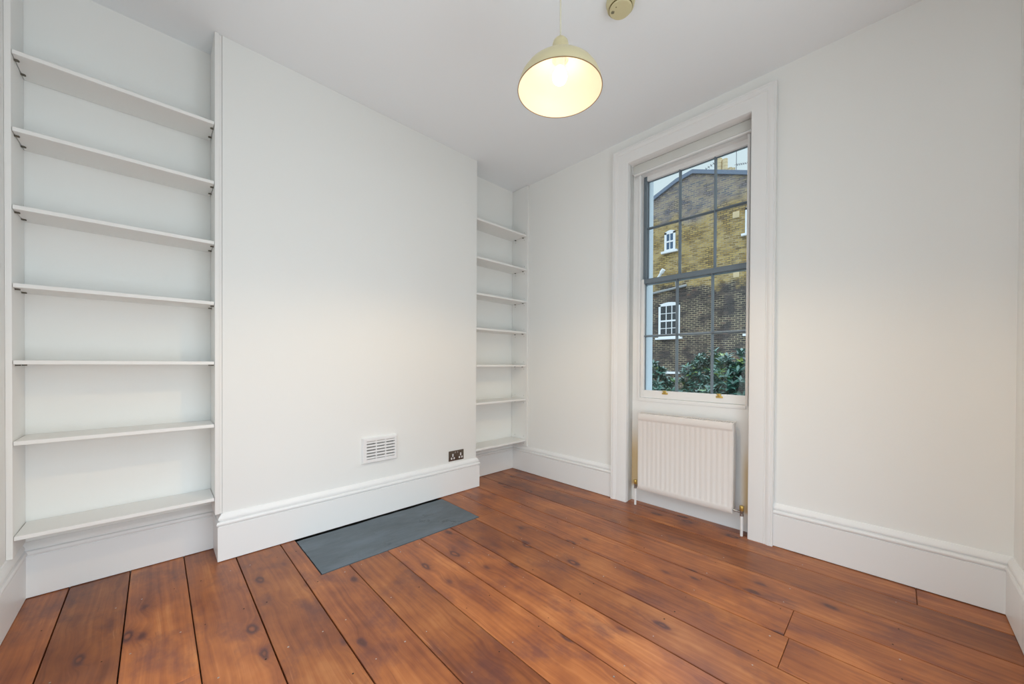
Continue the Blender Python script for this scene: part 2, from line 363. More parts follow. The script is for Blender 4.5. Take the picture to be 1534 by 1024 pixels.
structure(MB().box(XA-T, XR+T, YL-T, YW+0.36, ZC, ZC+0.1).build('ceiling', M_CEIL, smooth=False))
# outer leaf of the window wall with its rendered reveal
wo_ = MB(); EX0, EX1 = -1.386, -0.58
wo_.box(XA-T, EX0, 2.86, 2.955, -1.2, 4.2); wo_.box(EX1, XR+T, 2.86, 2.955, -1.2, 4.2)
wo_.box(EX0, EX1, 2.86, 2.955, -1.2, 0.72); wo_.box(EX0, EX1, 2.86, 2.955, 2.60, 4.2)
structure(wo_.build('wall_outer', M_RENDER, smooth=False))

# floor: loose-laid pine boards over a dark void, one mesh
def floor_mesh():
    bm = bmesh.new(); lay = bm.loops.layers.float_color.new('board')
    def bd(x0, x1, y0, y1, rnd, z=0.0, mi=0, gap=0.0022):
        t = 0.022
        x0 += 0.0008; x1 -= 0.0008; y0 += gap; y1 -= gap
        b = 0.0015
        bot = [(x0, y0), (x1, y0), (x1, y1), (x0, y1)]; top = [(x0+b, y0+b), (x1-b, y0+b), (x1-b, y1-b), (x0+b, y1-b)]
        v0 = [bm.verts.new((x, y, z-t)) for x, y in bot]; v1 = [bm.verts.new((x, y, z-b)) for x, y in bot]; v2 = [bm.verts.new((x, y, z)) for x, y in top]
        fs = [bm.faces.new(v2)]
        for A, B in ((v0, v1), (v1, v2)):
            for i in range(4): fs.append(bm.faces.new((A[i], A[(i+1) % 4], B[(i+1) % 4], B[i])))
        for f in fs:
            f.material_index = mi
            for l in f.loops: l[lay] = (*rnd, 1)
    ys = [-0.70, -0.495, -0.289, -0.092, 0.108, 0.309, 0.516, 0.724, 0.931, 1.136, 1.351, 1.55, 1.752, 1.965, 2.180, 2.403, 2.60, 2.74]
    R = random.Random(21); joints = {12: -0.287, 11: -0.270, 15: 0.083, 3: -1.62, 5: -0.35, 9: -0.15}
    gaps = {4: 0.0035, 6: 0.0042, 7: 0.003, 10: 0.0034}
    HX, HY0, HY1 = -1.958, 0.590, 1.594
    for i in range(len(ys)-1):
        y0, y1 = ys[i], ys[i+1]; rnd = (R.random(), R.random(), R.random()); g = 0.0016 + 0.0012*R.random()
        segs = [(XA, XR+0.02, rnd)]
        if i in joints: segs = [(XA, joints[i], rnd), (joints[i], XR+0.02, (R.random(), R.random(), R.random()))]
        for (a, b, rn) in segs:
            if y1 > HY0 and y0 < HY1 and a < HX:
                bd(HX, b, y0, y1, rn, gap=g)
                if y0 < HY0: bd(a, HX+0.0016, y0, HY0, rn, gap=g*0.6)
                if y1 > HY1: bd(a, HX+0.0016, HY1, y1, rn, gap=g*0.6)
            else: bd(a, b, y0, y1, rn, gap=g)
    # dark void under the boards
    v = [bm.verts.new(p) for p in ((XA, YL, -0.0225), (XR, YL, -0.0225), (XR, 2.74, -0.0225), (XA, 2.74, -0.0225))]
    bm.faces.new(v).material_index = 1
    # nail heads
    for i in range(len(ys)-1):
        for xj in (-2.30, -1.905, -1.545, -1.262, -0.985, -0.64, -0.33, 0.02):
            for k in (0.18, 0.80):
                y = ys[i]+(ys[i+1]-ys[i])*(k+R.uniform(-0.06, 0.06)); x = xj+R.uniform(-0.012, 0.012)
                if x < -1.94 and 0.57 < y < 1.62: continue
                if R.random() < 0.2 or y < YL or y > YW: continue
                r = R.uniform(0.0022, 0.0036); mi = 2 if R.random() < 0.6 else 1
                bm.faces.new([bm.verts.new((x+r*math.cos(a*PI/4), y+r*math.sin(a*PI/4), 0.0004)) for a in range(8)]).material_index = mi
    me = bpy.data.meshes.new('floor'); bm.to_mesh(me); bm.free()
    for q in (M_WOOD, M_DARK, M_CHROME): me.materials.append(q)
    o = bpy.data.objects.new('floor', me); COL.objects.link(o); return structure(o)
floor_mesh()

# slate hearth set into the boards
def hearth():
    bm = bmesh.new(); nx, ny = 40, 80; x0, x1, y0, y1 = -2.430, -1.962, 0.5935, 1.5905; R = random.Random(3)
    g = {}
    for i in range(nx+1):
        for j in range(ny+1):
            x = x0+(x1-x0)*i/nx; y = y0+(y1-y0)*j/ny
            e = 0.004 if i == 0 else 0.0
            if i == 0: x += 0.009*noise.noise((0, y*11, 3))+0.003*noise.noise((0, y*60, 8))
            if j in (0, ny): y += 0.002*noise.noise((x*30, j, 1))
            z = 0.0005+0.0022*noise.noise((x*5, y*5, 0))+0.0012*noise.noise((x*18, y*14, 4))
            g[i, j] = bm.verts.new((x, y, z-e))
    for i in range(nx):
        for j in range(ny): bm.faces.new((g[i, j], g[i+1, j], g[i+1, j+1], g[i, j+1]))
    ed = [e for e in bm.edges if e.is_boundary]
    r = bmesh.ops.extrude_edge_only(bm, edges=ed)
    for v in [q for q in r['geom'] if isinstance(q, bmesh.types.BMVert)]: v.co.z = -0.021
    me = bpy.data.meshes.new('hearth_slab'); bm.to_mesh(me); bm.free(); me.materials.append(M_SLATE)
    for p in me.polygons: p.use_smooth = True
    me.set_sharp_from_angle(angle=math.radians(40))
    o = bpy.data.objects.new('hearth_slab', me); COL.objects.link(o)
    tag(o, 'dark blue-grey slate hearth slab set into the floorboards before the chimney breast', 'hearth')
hearth()

# ------------------------------------------------------------------ skirting boards
SK = [(0.0215, 0.0035), (0.0215, 0.1825), (0.0185, 0.184), (0.0170, 0.1865), (0.0235, 0.190), (0.0262, 0.196), (0.0262, 0.202), (0.0225, 0.2085),
      (0.0125, 0.2115), (0.0125, 0.2150), (0.0190, 0.2175), (0.0195, 0.2240), (0.0150, 0.2330), (0.0085, 0.2410), (0.0050, 0.2460), (0.0, 0.2475)]
def run(name, p, q, prev, nxt):
    """skirting from p to q (2D) with the room on its left; prev / nxt = turn at the ends: +1 inner corner, -1 outer corner, 0 butt"""
    P, Q = Vector(p), Vector(q); d = (Q-P).normalized(); n = Vector((-d.y, d.x))
    t = bmesh.new(); A, B = [], []
    for off, z in [(-0.0, 0.0035)] + SK:
        a = P + n*off + d*off*prev; b = Q + n*off - d*off*nxt
        A.append(t.verts.new((a.x, a.y, z))); B.append(t.verts.new((b.x, b.y, z)))
    for i in range(len(A)-1): t.faces.new((A[i], A[i+1], B[i+1], B[i]))
    t.faces.new(A[::-1]); t.faces.new(B)
    bmesh.ops.recalc_face_normals(t, faces=t.faces)
    mb = MB(); mb.add(t); return structure(mb.build(name, M_TRIM))
# room is traversed with its inside on the left (counter-clockwise)
loop = [((-0.479, YW), (-0.479, YW)), ]
run('baseboard_window_right', (XR, YW), (-0.479, YW), 1, 0)
run('baseboard_window_left', (-1.535, YW), (XA, YW), 0, 1)
run('baseboard_alcove_right', (XA, YW), (XA, YBB), 1, 1)
run('baseboard_breast_right', (XA, YBB), (XB, YBB), 1, -1)
run('baseboard_breast', (XB, YBB), (XB, YA), -1, -1)
run('baseboard_breast_left', (XB, YA), (XA, YA), -1, 1)
run('baseboard_alcove_left', (XA, YA), (XA, YL), 1, 1)
run('baseboard_near', (XA, YL), (NO0, YL), 1, 0)
run('baseboard_right', (XR, DO1), (XR, YW), 0, 1)

# ------------------------------------------------------------------ window architrave and recess lining
def architrave():
    prof = [(0.0, 2.602), (0.0, 2.571), (0.002, 2.567), (0.006, 2.565), (0.080, 2.565), (0.083, 2.5625), (0.086, 2.565), (0.092, 2.563), (0.098, 2.559),
            (0.106, 2.557), (0.114, 2.558), (0.117, 2.561), (0.120, 2.559), (0.125, 2.559), (0.127, 2.562), (0.127, YW)]
    x0, x1, zt = -1.405, -0.604, 2.566
    bm = bmesh.new(); rows = []
    for d, y in prof:
        rows.append([bm.verts.new(c) for c in ((x0-d, y, 0), (x0-d, y, zt+d*0.96), (x1+d, y, zt+d*0.96), (x1+d, y, 0))])
    for a, b in zip(rows, rows[1:]):
        for i in range(3): bm.faces.new((a[i], a[i+1], b[i+1], b[i]))
    bm.faces.new([r[0] for r in rows]); bm.faces.new([r[3] for r in rows][::-1])
    bmesh.ops.recalc_face_normals(bm, faces=bm.faces)
    mb = MB(); mb.add(bm); structure(mb.build('trim_1', M_TRIM))
architrave()
ln = MB()
ln.box(RX0-0.004, RX0, 2.597, 2.739, 0, RZ); ln.box(RX1, RX1+0.004, 2.597, 2.739, 0, RZ)
ln.box(RX0, RX1, 2.597, 2.739, RZ-0.004, RZ)
structure(ln.build('trim_2', M_TRIM, smooth=False))
# panelled back below the sill
M_AGED = bump(mat('heat_yellowed_paint', (0.88, 0.885, 0.88), 0.4), 18, 0.05)
_tc = N(M_AGED, 'ShaderNodeTexCoord'); _sp = N(M_AGED, 'ShaderNodeSeparateXYZ'); L(M_AGED, _tc.outputs['Object'], _sp.inputs[0])
_dx = math_(M_AGED, 'ABSOLUTE', math_(M_AGED, 'ADD', _sp.outputs['X'], 1.0))
_a = N(M_AGED, 'ShaderNodeMapRange', interpolation_type='SMOOTHSTEP'); L(M_AGED, _dx, _a.inputs[0]); _a.inputs[1].default_value = 0.325; _a.inputs[2].default_value = 0.37
_b = N(M_AGED, 'ShaderNodeMapRange', interpolation_type='SMOOTHSTEP'); L(M_AGED, _sp.outputs['Z'], _b.inputs[0]); _b.inputs[1].default_value = 0.62; _b.inputs[2].default_value = 0.34
_c = N(M_AGED, 'ShaderNodeMapRange', interpolation_type='SMOOTHSTEP'); L(M_AGED, _sp.outputs['Z'], _c.inputs[0]); _c.inputs[1].default_value = 0.10; _c.inputs[2].default_value = 0.13
_f = math_(M_AGED, 'MULTIPLY', math_(M_AGED, 'MULTIPLY', _a.outputs[0], _b.outputs[0]), _c.outputs[0])
L(M_AGED, mixrgb(M_AGED, _f, (0.88, 0.885, 0.88), (0.72, 0.56, 0.33)), M_AGED.node_tree.nodes['Principled BSDF'].inputs['Base Color'])
structure(MB().box(RX0, RX1, 2.668, 2.74, 0, 0.770).build('wall_below_window', M_AGED, smooth=False))

# ------------------------------------------------------------------ sash window
win = structure(empty('window_1', (-1.0, 2.70, 0.77)))
bx = MB()
BX0, BX1 = -1.353, -0.641
bx.box(RX0, BX0, 2.668, 2.735, 0.768, 2.569, bev=0.0015); bx.box(BX1, RX1, 2.668, 2.735, 0.768, 2.569, bev=0.0015)
bx.box(BX0-0.001, BX1+0.001, 2.670, 2.735, 2.492, 2.569)
bx.box(BX0-0.012, BX0+0.004, 2.660, 2.676, 0.790, 2.52, bev=0.003); bx.box(BX1-0.004, BX1+0.012, 2.660, 2.676, 0.790, 2.52, bev=0.003)
bx.box(BX0, BX1, 2.664, 2.69, 0.768, 0.795, bev=0.003)                      # staff bead along the sill
part(bx, 'window_frame', M_TRIM, win)
ob = MB()     # outer linings and pulley stiles, dark painted outside
ob.box(RX0, -1.3845, 2.7585, 2.86, 0.72, 2.60); ob.box(-0.595, RX1+0.02, 2.7585, 2.86, 0.72, 2.60); ob.box(-1.385, -0.595, 2.758, 2.86, 2.515, 2.60)
ob.box(RX0, -1.336, 2.758, 2.772, 0.72, 2.60); ob.box(-0.628, RX1+0.01, 2.758, 2.772, 0.72, 2.60); ob.box(-1.36, -1.336, 2.722, 2.757, 0.80, 1.655)
part(ob, 'outer_lining', M_RENDER, win, smooth=False)
sl = MB(); sl.prism([(2.74, 0.7205), (3.03, 0.7205), (3.03, 0.745), (2.74, 0.768)], EX0-0.05, EX1+0.05, 'x')
part(sl, 'window_sill', M_RENDER, win, smooth=False)
V1, V2 = -1.0875, -0.853
def sash(name, y0, y1, z0, z1, gz0, gz1, hb, dark_bottom, dark_top):
    o = MB(); gx0, gx1 = -1.3275, -0.6345
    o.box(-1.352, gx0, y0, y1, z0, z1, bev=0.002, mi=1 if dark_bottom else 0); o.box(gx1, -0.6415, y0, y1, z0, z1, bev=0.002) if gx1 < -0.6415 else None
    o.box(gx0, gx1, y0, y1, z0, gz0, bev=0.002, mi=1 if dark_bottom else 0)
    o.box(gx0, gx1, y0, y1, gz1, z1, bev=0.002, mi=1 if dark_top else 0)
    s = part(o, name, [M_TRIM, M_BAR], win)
    b = MB(); ym = y0+0.006
    for v in (V1, V2):
        w_ = 0.0085
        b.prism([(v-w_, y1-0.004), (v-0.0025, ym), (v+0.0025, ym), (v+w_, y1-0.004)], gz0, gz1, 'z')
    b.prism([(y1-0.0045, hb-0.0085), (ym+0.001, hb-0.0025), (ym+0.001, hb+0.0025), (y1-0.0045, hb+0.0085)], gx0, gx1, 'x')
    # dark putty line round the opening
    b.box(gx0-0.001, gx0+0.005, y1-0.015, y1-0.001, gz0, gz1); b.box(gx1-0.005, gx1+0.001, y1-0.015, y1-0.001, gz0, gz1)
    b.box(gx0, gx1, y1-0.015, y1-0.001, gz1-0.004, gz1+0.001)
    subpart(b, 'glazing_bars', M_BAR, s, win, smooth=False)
    g = MB(); g.box(gx0, gx1, y1-0.009, y1-0.006, gz0, gz1)
    subpart(g, 'glass', M_GLASS, s, win, smooth=False)
    return s
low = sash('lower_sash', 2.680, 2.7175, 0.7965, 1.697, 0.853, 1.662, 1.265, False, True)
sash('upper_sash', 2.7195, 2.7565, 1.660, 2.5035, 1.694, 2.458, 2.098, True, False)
for lx in (-1.160, -0.797):     # brass sash lifts on the bottom rail
    f = MB(); f.box(lx-0.021, lx+0.021, 2.676, 2.6805, 0.829, 0.842, bev=0.0015)
    f.box(lx-0.011, lx+0.011, 2.670, 2.6805, 0.838, 0.856, bev=0.003); f.box(lx-0.013, lx+0.013, 2.659, 2.673, 0.852, 0.858, bev=0.002)
    for e in (-0.015, 0.015): f.cyl((lx+e, 2.6745, 0.8355), (lx+e, 2.677, 0.8355), 0.0022, seg=10)
    subpart(f, 'sash_lift', M_BRASS, low, win)['label'] = 'brass sash lift'

# rolled-up blind tucked under the soffit
bl = empty('roller_blind', (-1.006, 2.635, 2.50), 'off-white roller blind rolled up at the top of the window recess', 'blind')
r_ = MB(); r_.box(RX0+0.008, RX1-0.012, 2.640, 2.650, 2.503, 2.566, bev=0.003); r_.box(RX0+0.012, RX1-0.016, 2.650, 2.662, 2.510, 2.560)
part(r_, 'blind_roll', M_BLIND, bl)
r_ = MB(); r_.box(RX0+0.012, RX1-0.014, 2.639, 2.660, 2.488, 2.5025, bev=0.005, seg=3); part(r_, 'bottom_bar', M_TRIM, bl)
for a_, b_ in ((RX0+0.001, RX0+0.007), (RX1-0.010, RX1-0.002)): part(MB().box(a_, b_, 2.638, 2.666, 2.505, 2.569), 'bracket', M_VENT, bl, smooth=False)
r_ = MB(); r_.cyl((RX1-0.011, 2.634, 2.495), (RX1-0.011, 2.640, 2.495), 0.006); part(r_, 'chain_clip', M_PIN, bl)['label'] = 'small dark clip'

# ------------------------------------------------------------------ alcove shelving
SIDE = [('shelf_side_panel', 'tall white upright panel at the far left edge, holding the left alcove shelves', -2.668, XB-0.0, -0.4335, -0.416, 0.2485),
        ('shelf_side_panel', 'tall white upright panel against the left flank of the chimney breast', -2.668, XB+0.006, 0.222, 0.240, 0.2485),
        ('shelf_side_panel', 'slim white upright panel on the window wall, holding the small right shelves', -2.668, -2.457, 2.577, 2.5945, 0.2490)]
ZL = [2.302, 1.993, 1.680, 1.365, 1.053, 0.724, 0.337]
ZR = [2.290, 1.964, 1.654, 1.356, 1.038, 0.711, 0.3155]
for i, (nm, lb, x0, x1, y0, y1, z0) in enumerate(SIDE):
    p = MB(); p.box(x0, x1, y0, y1, z0, ZC-0.002, bev=0.0015)
    if i == 1: p.box(x0, XB-0.004, y1, YA-0.001, z0, ZC-0.002)     # packing strip against the plaster
    if i == 2:
        for z in ZR:
            for xx in (-2.62, -2.50):
                for dz in (0.028, -0.042): p.cyl((xx, y0+0.001, z+dz), (xx, y0-0.0004, z+dz), 0.0026, seg=10, mi=1)
    o = p.build(nm, [M_SHELF, M_PIN], origin=(0.5*(x0+x1), 0.5*(y0+y1), z0)); tag(o, lb, 'panel', 'upright side panels of the alcove shelves')
def make_shelf(L_, D_, th=0.017):
    """shelf with its front bottom left corner region at the origin: x 0..-D back, y 0..L"""
    r = empty('alcove_shelf', (0, 0, 0))
    MB().box(-D_, 0, 0.0018, L_-0.0018, 0, th, bev=0.0012, seg=1).build('board', M_SHELF, r)
    pins = MB().box(-0.007, 0.007, 0.0, 0.013, -0.0045, -0.0003, bev=0.001, seg=1); pins.cyl((0, 0, -0.003), (0, 0.014, -0.003), 0.0032, seg=10)
    pm = None
    for (px, py, s) in ((-0.045, 0, 1), (-0.150, 0, 1), (-0.045, L_, -1), (-0.150, L_, -1)):
        if pm is None: pm = pins.build('shelf_pin', M_PIN, r); q = pm; q['label'] = 'small dark metal shelf pin'
        else: q = pm.copy(); COL.objects.link(q); q.parent = r
        q.location = (px, py, 0); q.scale = (1, s, 1)
    return r
ordn = ['topmost', 'second from top', 'third from top', 'middle', 'third from bottom', 'second from bottom', 'lowest']
def place(proto, k, x, y, z, label, group):
    if k == 0: r = proto
    else:
        r = proto.copy(); COL.objects.link(r)
        for ch in list(proto.children):
            c = ch.copy(); COL.objects.link(c); c.parent = r
    r.location = (x, y, z); tag(r, label, 'shelf', group)
    r.rotation_euler[0] = 0.0
    return r
LP = make_shelf(0.222+0.416, 0.200)
for k, z in enumerate(ZL):
    place(LP, k, XB-0.001, -0.416, z-0.017, 'wide white shelf in the left alcove, %s of its seven' % ordn[k], 'wide shelves in the left alcove')
RP = make_shelf(2.577-YBB, 0.200)
for k, z in enumerate(ZR):
    place(RP, k, XB-0.002, YBB, z-0.017, 'short white shelf in the right alcove, %s of its seven' % ordn[k], 'short shelves in the right alcove')

# ------------------------------------------------------------------ radiator
rad = empty('radiator', (-1.0, 2.60, 0.123), 'white fluted panel radiator on the wall below the window', 'radiator')
RA0, RA1, RB, RT, RY = -1.312, -0.686, 0.123, 0.683, 2.566
fp = bmesh.new()
nf = 18; pitch_ = (RA1-RA0-0.03)/nf
cols = [(RA0, 0.006), (RA0+0.004, 0.0), (RA0+0.015, 0.0)]
for i in range(nf):
    a = RA0+0.015+i*pitch_
    cols += [(a+pitch_*0.18, 0.0), (a+pitch_*0.36, 0.0026), (a+pitch_*0.64, 0.0026), (a+pitch_*0.82, 0.0)]
cols += [(RA1-0.015, 0.0), (RA1-0.004, 0.0), (RA1, 0.006)]
# rows: z, flute depth factor, base y offset
rows = [(RB, 0, 0.012), (RB+0.003, 0, 0.004), (RB+0.008, 0, 0.002), (RB+0.012, 0, 0.0), (RB+0.034, 0, 0.0), (RB+0.042, 0.35, 0.0015), (RB+0.050, 1, 0.004),
        (RT-0.052, 1, 0.004), (RT-0.046, 0.5, 0.004), (RT-0.040, 0, 0.001), (RT-0.034, 0, -0.001), (RT-0.006, 0, 0.0), (RT-0.002, 0, 0.002), (RT, 0, 0.006)]
grid = []
for z, kf, yo in rows:
    grid.append([fp.verts.new((x, RY+yo+(f*kf if 2 < j < len(cols)-3 else f*(1 if j in (0, len(cols)-1) else 0)), z)) for j, (x, f) in enumerate(cols)])
for a, b in zip(grid, grid[1:]):
    for j in range(len(cols)-1): fp.faces.new((a[j], a[j+1], b[j+1], b[j]))
fm = MB(); fm.add(fp); fm.box(RA0, RA1, RY+0.007, RY+0.020, RB+0.001, RT-0.002)
part(fm, 'front_panel', M_RAD, rad)
bk = MB(); bk.box(RA0+0.01, RA1-0.01, RY+0.045, RY+0.058, RB+0.003, RT-0.004)
for i in range(30): xx = RA0+0.03+i*(RA1-RA0-0.06)/29; bk.box(xx-0.0015, xx+0.0015, RY+0.020, RY+0.045, RB+0.02, RT-0.03)
part(bk, 'convector', M_RAD, rad, smooth=False)
tg = MB(); tg.box(RA0-0.002, RA1+0.003, RY+0.004, RY+0.010, RT-0.004, RT+0.006, bev=0.002); tg.box(RA0-0.002, RA1+0.003, RY+0.050, RY+0.060, RT-0.004, RT+0.010, bev=0.002)
for i in range(41): xx = RA0+(RA1-RA0)*i/40; tg.box(xx-0.003, xx+0.003, RY+0.008, RY+0.052, RT+0.001, RT+0.005)
part(tg, 'top_grille', M_RAD, rad, smooth=False)
for xs in (RA0-0.002, RA1-0.0005):
    sp_ = MB(); sp_.box(xs, xs+0.0025, RY+0.010, RY+0.058, RB+0.03, RT+0.004, bev=0.0008); part(sp_, 'side_cover', M_RAD, rad)
for xx in (-1.18, -0.82): part(MB().box(xx-0.015, xx+0.015, RY+0.057, 2.6675, 0.2, 0.62), 'wall_bracket', M_RAD, rad, smooth=False)
for side, px in ((-1, -1.3335), (1, -0.6375)):
    py = 2.580
    pp = MB(); pp.cyl((px, py, 0.001), (px, py, 0.128), 0.0078, seg=18); part(pp, 'pipe', M_TRIM, rad)
    vv = MB(); vv.lathe([(0, 0), (0.0105, 0), (0.0105, 0.012), (0.008, 0.014), (0.011, 0.02), (0.011, 0.032), (0, 0.032)], (px, py, 0.124), 18)
    xe = RA0 if side < 0 else RA1
    vv.cyl((px, py, 0.146), (xe+0.01*side*-1, py, 0.150), 0.0065, seg=14)
    vv.cyl((px-side*0.012, py, 0.147), (px-side*0.022, py, 0.148), 0.0105, seg=6)
    vo_ = part(vv, 'valve', M_CHROME, rad)
    cc = MB(); cc.lathe([(0, 0), (0.0105, 0), (0.0118, 0.004), (0.0125, 0.026), (0.011, 0.030), (0, 0.030)], (px, py, 0.156), 20)
    subpart(cc, 'valve_cap', M_BRASS, vo_, rad)['label'] = 'yellowed valve cap'

# ------------------------------------------------------------------ wall vent
vt = empty('air_vent', (XB, 1.11, 0.456), 'white louvred plastic air vent low on the chimney breast', 'vent')
VY0, VY1, VZ0, VZ1 = 0.988, 1.236, 0.371, 0.543; XF = XB+0.020
v = MB()
# bevelled surround ring
def frame_yz(mb, y0, y1, z0, z1, iy0, iy1, iz0, iz1, xb, xf, bev):
    t = bmesh.new(); R4 = lambda a, b, c, d: [(a, c), (b, c), (b, d), (a, d)]
    L0 = [t.verts.new((xb, y, z)) for y, z in R4(y0, y1, z0, z1)]
    L1 = [t.verts.new((xb+(xf-xb)*0.75, y, z)) for y, z in R4(y0+bev*.3, y1-bev*.3, z0+bev*.3, z1-bev*.3)]
    L2 = [t.verts.new((xf, y, z)) for y, z in R4(y0+bev, y1-bev, z0+bev, z1-bev)]
    L3 = [t.verts.new((xf, y, z)) for y, z in R4(iy0, iy1, iz0, iz1)]
    L4 = [t.verts.new((xb, y, z)) for y, z in R4(iy0, iy1, iz0, iz1)]
    for A, B in ((L0, L1), (L1, L2), (L2, L3), (L3, L4)):
        for i in range(4): t.faces.new((A[i], A[(i+1) % 4], B[(i+1) % 4], B[i]))
    bmesh.ops.recalc_face_normals(t, faces=t.faces); mb.add(t)
IY0, IY1, IZ0, IZ1 = VY0+0.028, VY1-0.020, VZ0+0.026, VZ1-0.022
frame_yz(v, VY0, VY1, VZ0, VZ1, IY0, IY1, IZ0, IZ1, XB+0.0002, XF, 0.007)
for k in (1, 2):
    yc = IY0+(IY1-IY0)*k/3; v.box(XB+0.001, XF-0.001, yc-0.004, yc+0.004, IZ0, IZ1)
part(v, 'frame', M_VENT, vt)
lv = MB(); nl = 6
for k in range(nl):
    zc = IZ0+(IZ1-IZ0)*(k+0.5)/nl
    lv.prism([(XB+0.002, zc-0.010), (XF-0.0015, zc-0.005), (XF-0.0015, zc+0.0070), (XB+0.002, zc-0.004)], IY0, IY1, 'y')
t_ = lv
part(t_, 'louvres', M_VENT, vt, smooth=False)
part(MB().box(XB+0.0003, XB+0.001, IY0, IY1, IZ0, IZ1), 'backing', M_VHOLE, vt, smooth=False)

# ------------------------------------------------------------------ double socket
sk = empty('wall_socket', (XB, 1.7565, 0.302), 'brown metal double wall socket with white inserts just above the skirting', 'socket')
SY0, SY1, SZ0, SZ1 = 1.684, 1.829, 0.262, 0.343
part(MB().box(XB+0.0002, XB+0.006, SY0, SY1, SZ0, SZ1, bev=0.0022), 'face_plate', M_SOCK, sk)
def sockrect(y, z, wy, wz): return MB().box(XB+0.005, XB+0.0068, y-wy/2, y+wy/2, z-wz/2, z+wz/2, bev=0.0004, seg=1)
for cy_ in (1.7215, 1.7985):
    o = MB()
    for (dy, dz, wy, wz) in ((0.0, 0.008, 0.0115, 0.022), (-0.0125, -0.017, 0.013, 0.015), (0.0125, -0.017, 0.013, 0.015)):
        o.box(XB+0.005, XB+0.0068, cy_+dy-wy/2, cy_+dy+wy/2, 0.300+dz-wz/2, 0.300+dz+wz/2, bev=0.0005, seg=1)
    for (dy, dz, wy, wz) in ((0.0, 0.008, 0.003, 0.008), (-0.0115, -0.016, 0.007, 0.0025), (0.0115, -0.016, 0.007, 0.0025)):
        o.box(XB+0.0066, XB+0.0070, cy_+dy-wy/2, cy_+dy+wy/2, 0.300+dz-wz/2, 0.300+dz+wz/2, mi=1)
    part(o, 'socket_insert', [M_VENT, M_VHOLE], sk)['label'] = 'white three-pin insert'
for cy_ in (1.745, 1.768):
    part(MB().box(XB+0.005, XB+0.0085, cy_-0.005, cy_+0.005, 0.322, 0.335, bev=0.001, seg=1), 'switch', M_CHROME, sk)['label'] = 'metal rocker switch'

# ------------------------------------------------------------------ pendant lamp
LX, LY, LZ = -0.923, 1.145, 2.126
lamp = empty('pendant_lamp', (LX, LY, LZ), 'lit cream dome pendant lamp hanging from the ceiling on a thin flex', 'lamp')
outer = [(0.164, 0), (0.1635, 0.006), (0.160, 0.022), (0.152, 0.042), (0.138, 0.062), (0.118, 0.080), (0.094, 0.095), (0.070, 0.106), (0.048, 0.114), (0.034, 0.119), (0.0315, 0.124)]
inner = [(r-0.0018, max(0, z-0.0018)) for r, z in outer][::-1]
sh = MB(); sh.lathe([(0.164, 0)]+[(r+0.0, z) for r, z in outer[1:]], seg=96, mi=0)
sh.lathe([(0.0, 0.1225)] + inner[0:-1] + [(0.1622, 0), (0.164, 0)], seg=96, mi=1)
tilt = Matrix.Rotation(0.019, 4, 'Y')
def lpart(mb, name, mats, par=lamp):
    bmesh.ops.transform(mb.bm, matrix=tilt, verts=mb.bm.verts); return mb.build(name, mats, par)
shade = lpart(sh, 'lamp_shade', [M_SHADE, M_SHADE_IN])
lpart(MB().lathe([(0.0, 0.123), (0.0315, 0.123), (0.0315, 0.176), (0.029, 0.186), (0.022, 0.195), (0.011, 0.201), (0.004, 0.203), (0, 0.203)], seg=48), 'lamp_cap', M_SHADE)
lpart(MB().lathe([(0.1640, 0.002), (0.1652, 0.001), (0.1655, -0.001), (0.1640, -0.0022), (0.1622, -0.001), (0.1624, 0.001), (0.1640, 0.002)], seg=96), 'rim', mat('brown_edge', (0.32, 0.20, 0.09), 0.5), shade)
lpart(MB().lathe([(0, 0.085), (0.018, 0.085), (0.020, 0.121), (0, 0.121)], seg=32), 'bulb_holder', M_VENT)
lpart(MB().lathe([(0, 0.024), (0.012, 0.026), (0.021, 0.032), (0.027, 0.042), (0.0285, 0.053), (0.026, 0.064), (0.019, 0.076), (0.014, 0.085), (0, 0.087)], seg=32), 'light_bulb', M_BULB)['label'] = 'glowing warm light bulb'
ct = tilt @ Vector((0, 0, 0.201))
c_ = MB(); c_.cyl(ct, (0.0, 0.0, ZC-LZ-0.03), 0.0034, seg=12); c_.build('flex', M_CORD, lamp)
MB().lathe([(0, 0), (0.01, 0), (0.036, 0.008), (0.040, 0.022), (0.040, ZC-LZ-(ZC-LZ-0.03)-0.0003), (0, 0.0297)], (0, 0, ZC-LZ-0.03), 40).build('ceiling_rose', M_CREAM, lamp)

sl_ = bpy.data.lights.new('bulb_light', 'SPOT'); sl_.energy = SPOT; sl_.color = (1.0, 0.70, 0.38); sl_.shadow_soft_size = 0.011
sl_.spot_size = math.radians(146); sl_.spot_blend = 0.4
so = bpy.data.objects.new('bulb_light', sl_); COL.objects.link(so); so.parent = lamp; so.location = (0, 0, 0.012)

# ------------------------------------------------------------------ smoke detector
DX, DY = -0.912, 1.585
det = empty('smoke_detector', (DX, DY, ZC), 'round yellowed cream smoke detector on the ceiling beside the pendant lamp', 'detector')
MB().lathe([(0, 0), (0.066, 0), (0.067, -0.006), (0.064, -0.018), (0.061, -0.030), (0.0535, -0.0335), (0, -0.0335)], seg=72).build('base', M_CREAM, det)
MB().lathe([(0, -0.034), (0.0500, -0.034), (0.0520, -0.037), (0.0520, -0.0405), (0.0485, -0.0445), (0.0, -0.0450)], seg=72).build('cover', M_CREAM, det)
dk = MB()
for i in range(44):
    a = 2*PI*i/44; dk.box(-0.0026, 0.0026, -0.0012, 0.0012, -0.0375, -0.0335, rot=None) if False else None
    c = Vector((0.0524*math.cos(a), 0.0524*math.sin(a), -0.0362)); t = bmesh.new(); bmesh.ops.create_cube(t, size=1)
    bmesh.ops.scale(t, vec=(0.0024, 0.0052, 0.0052), verts=t.verts); dk.add(t, Matrix.Translation(c) @ Matrix.Rotation(a, 4, 'Z'))
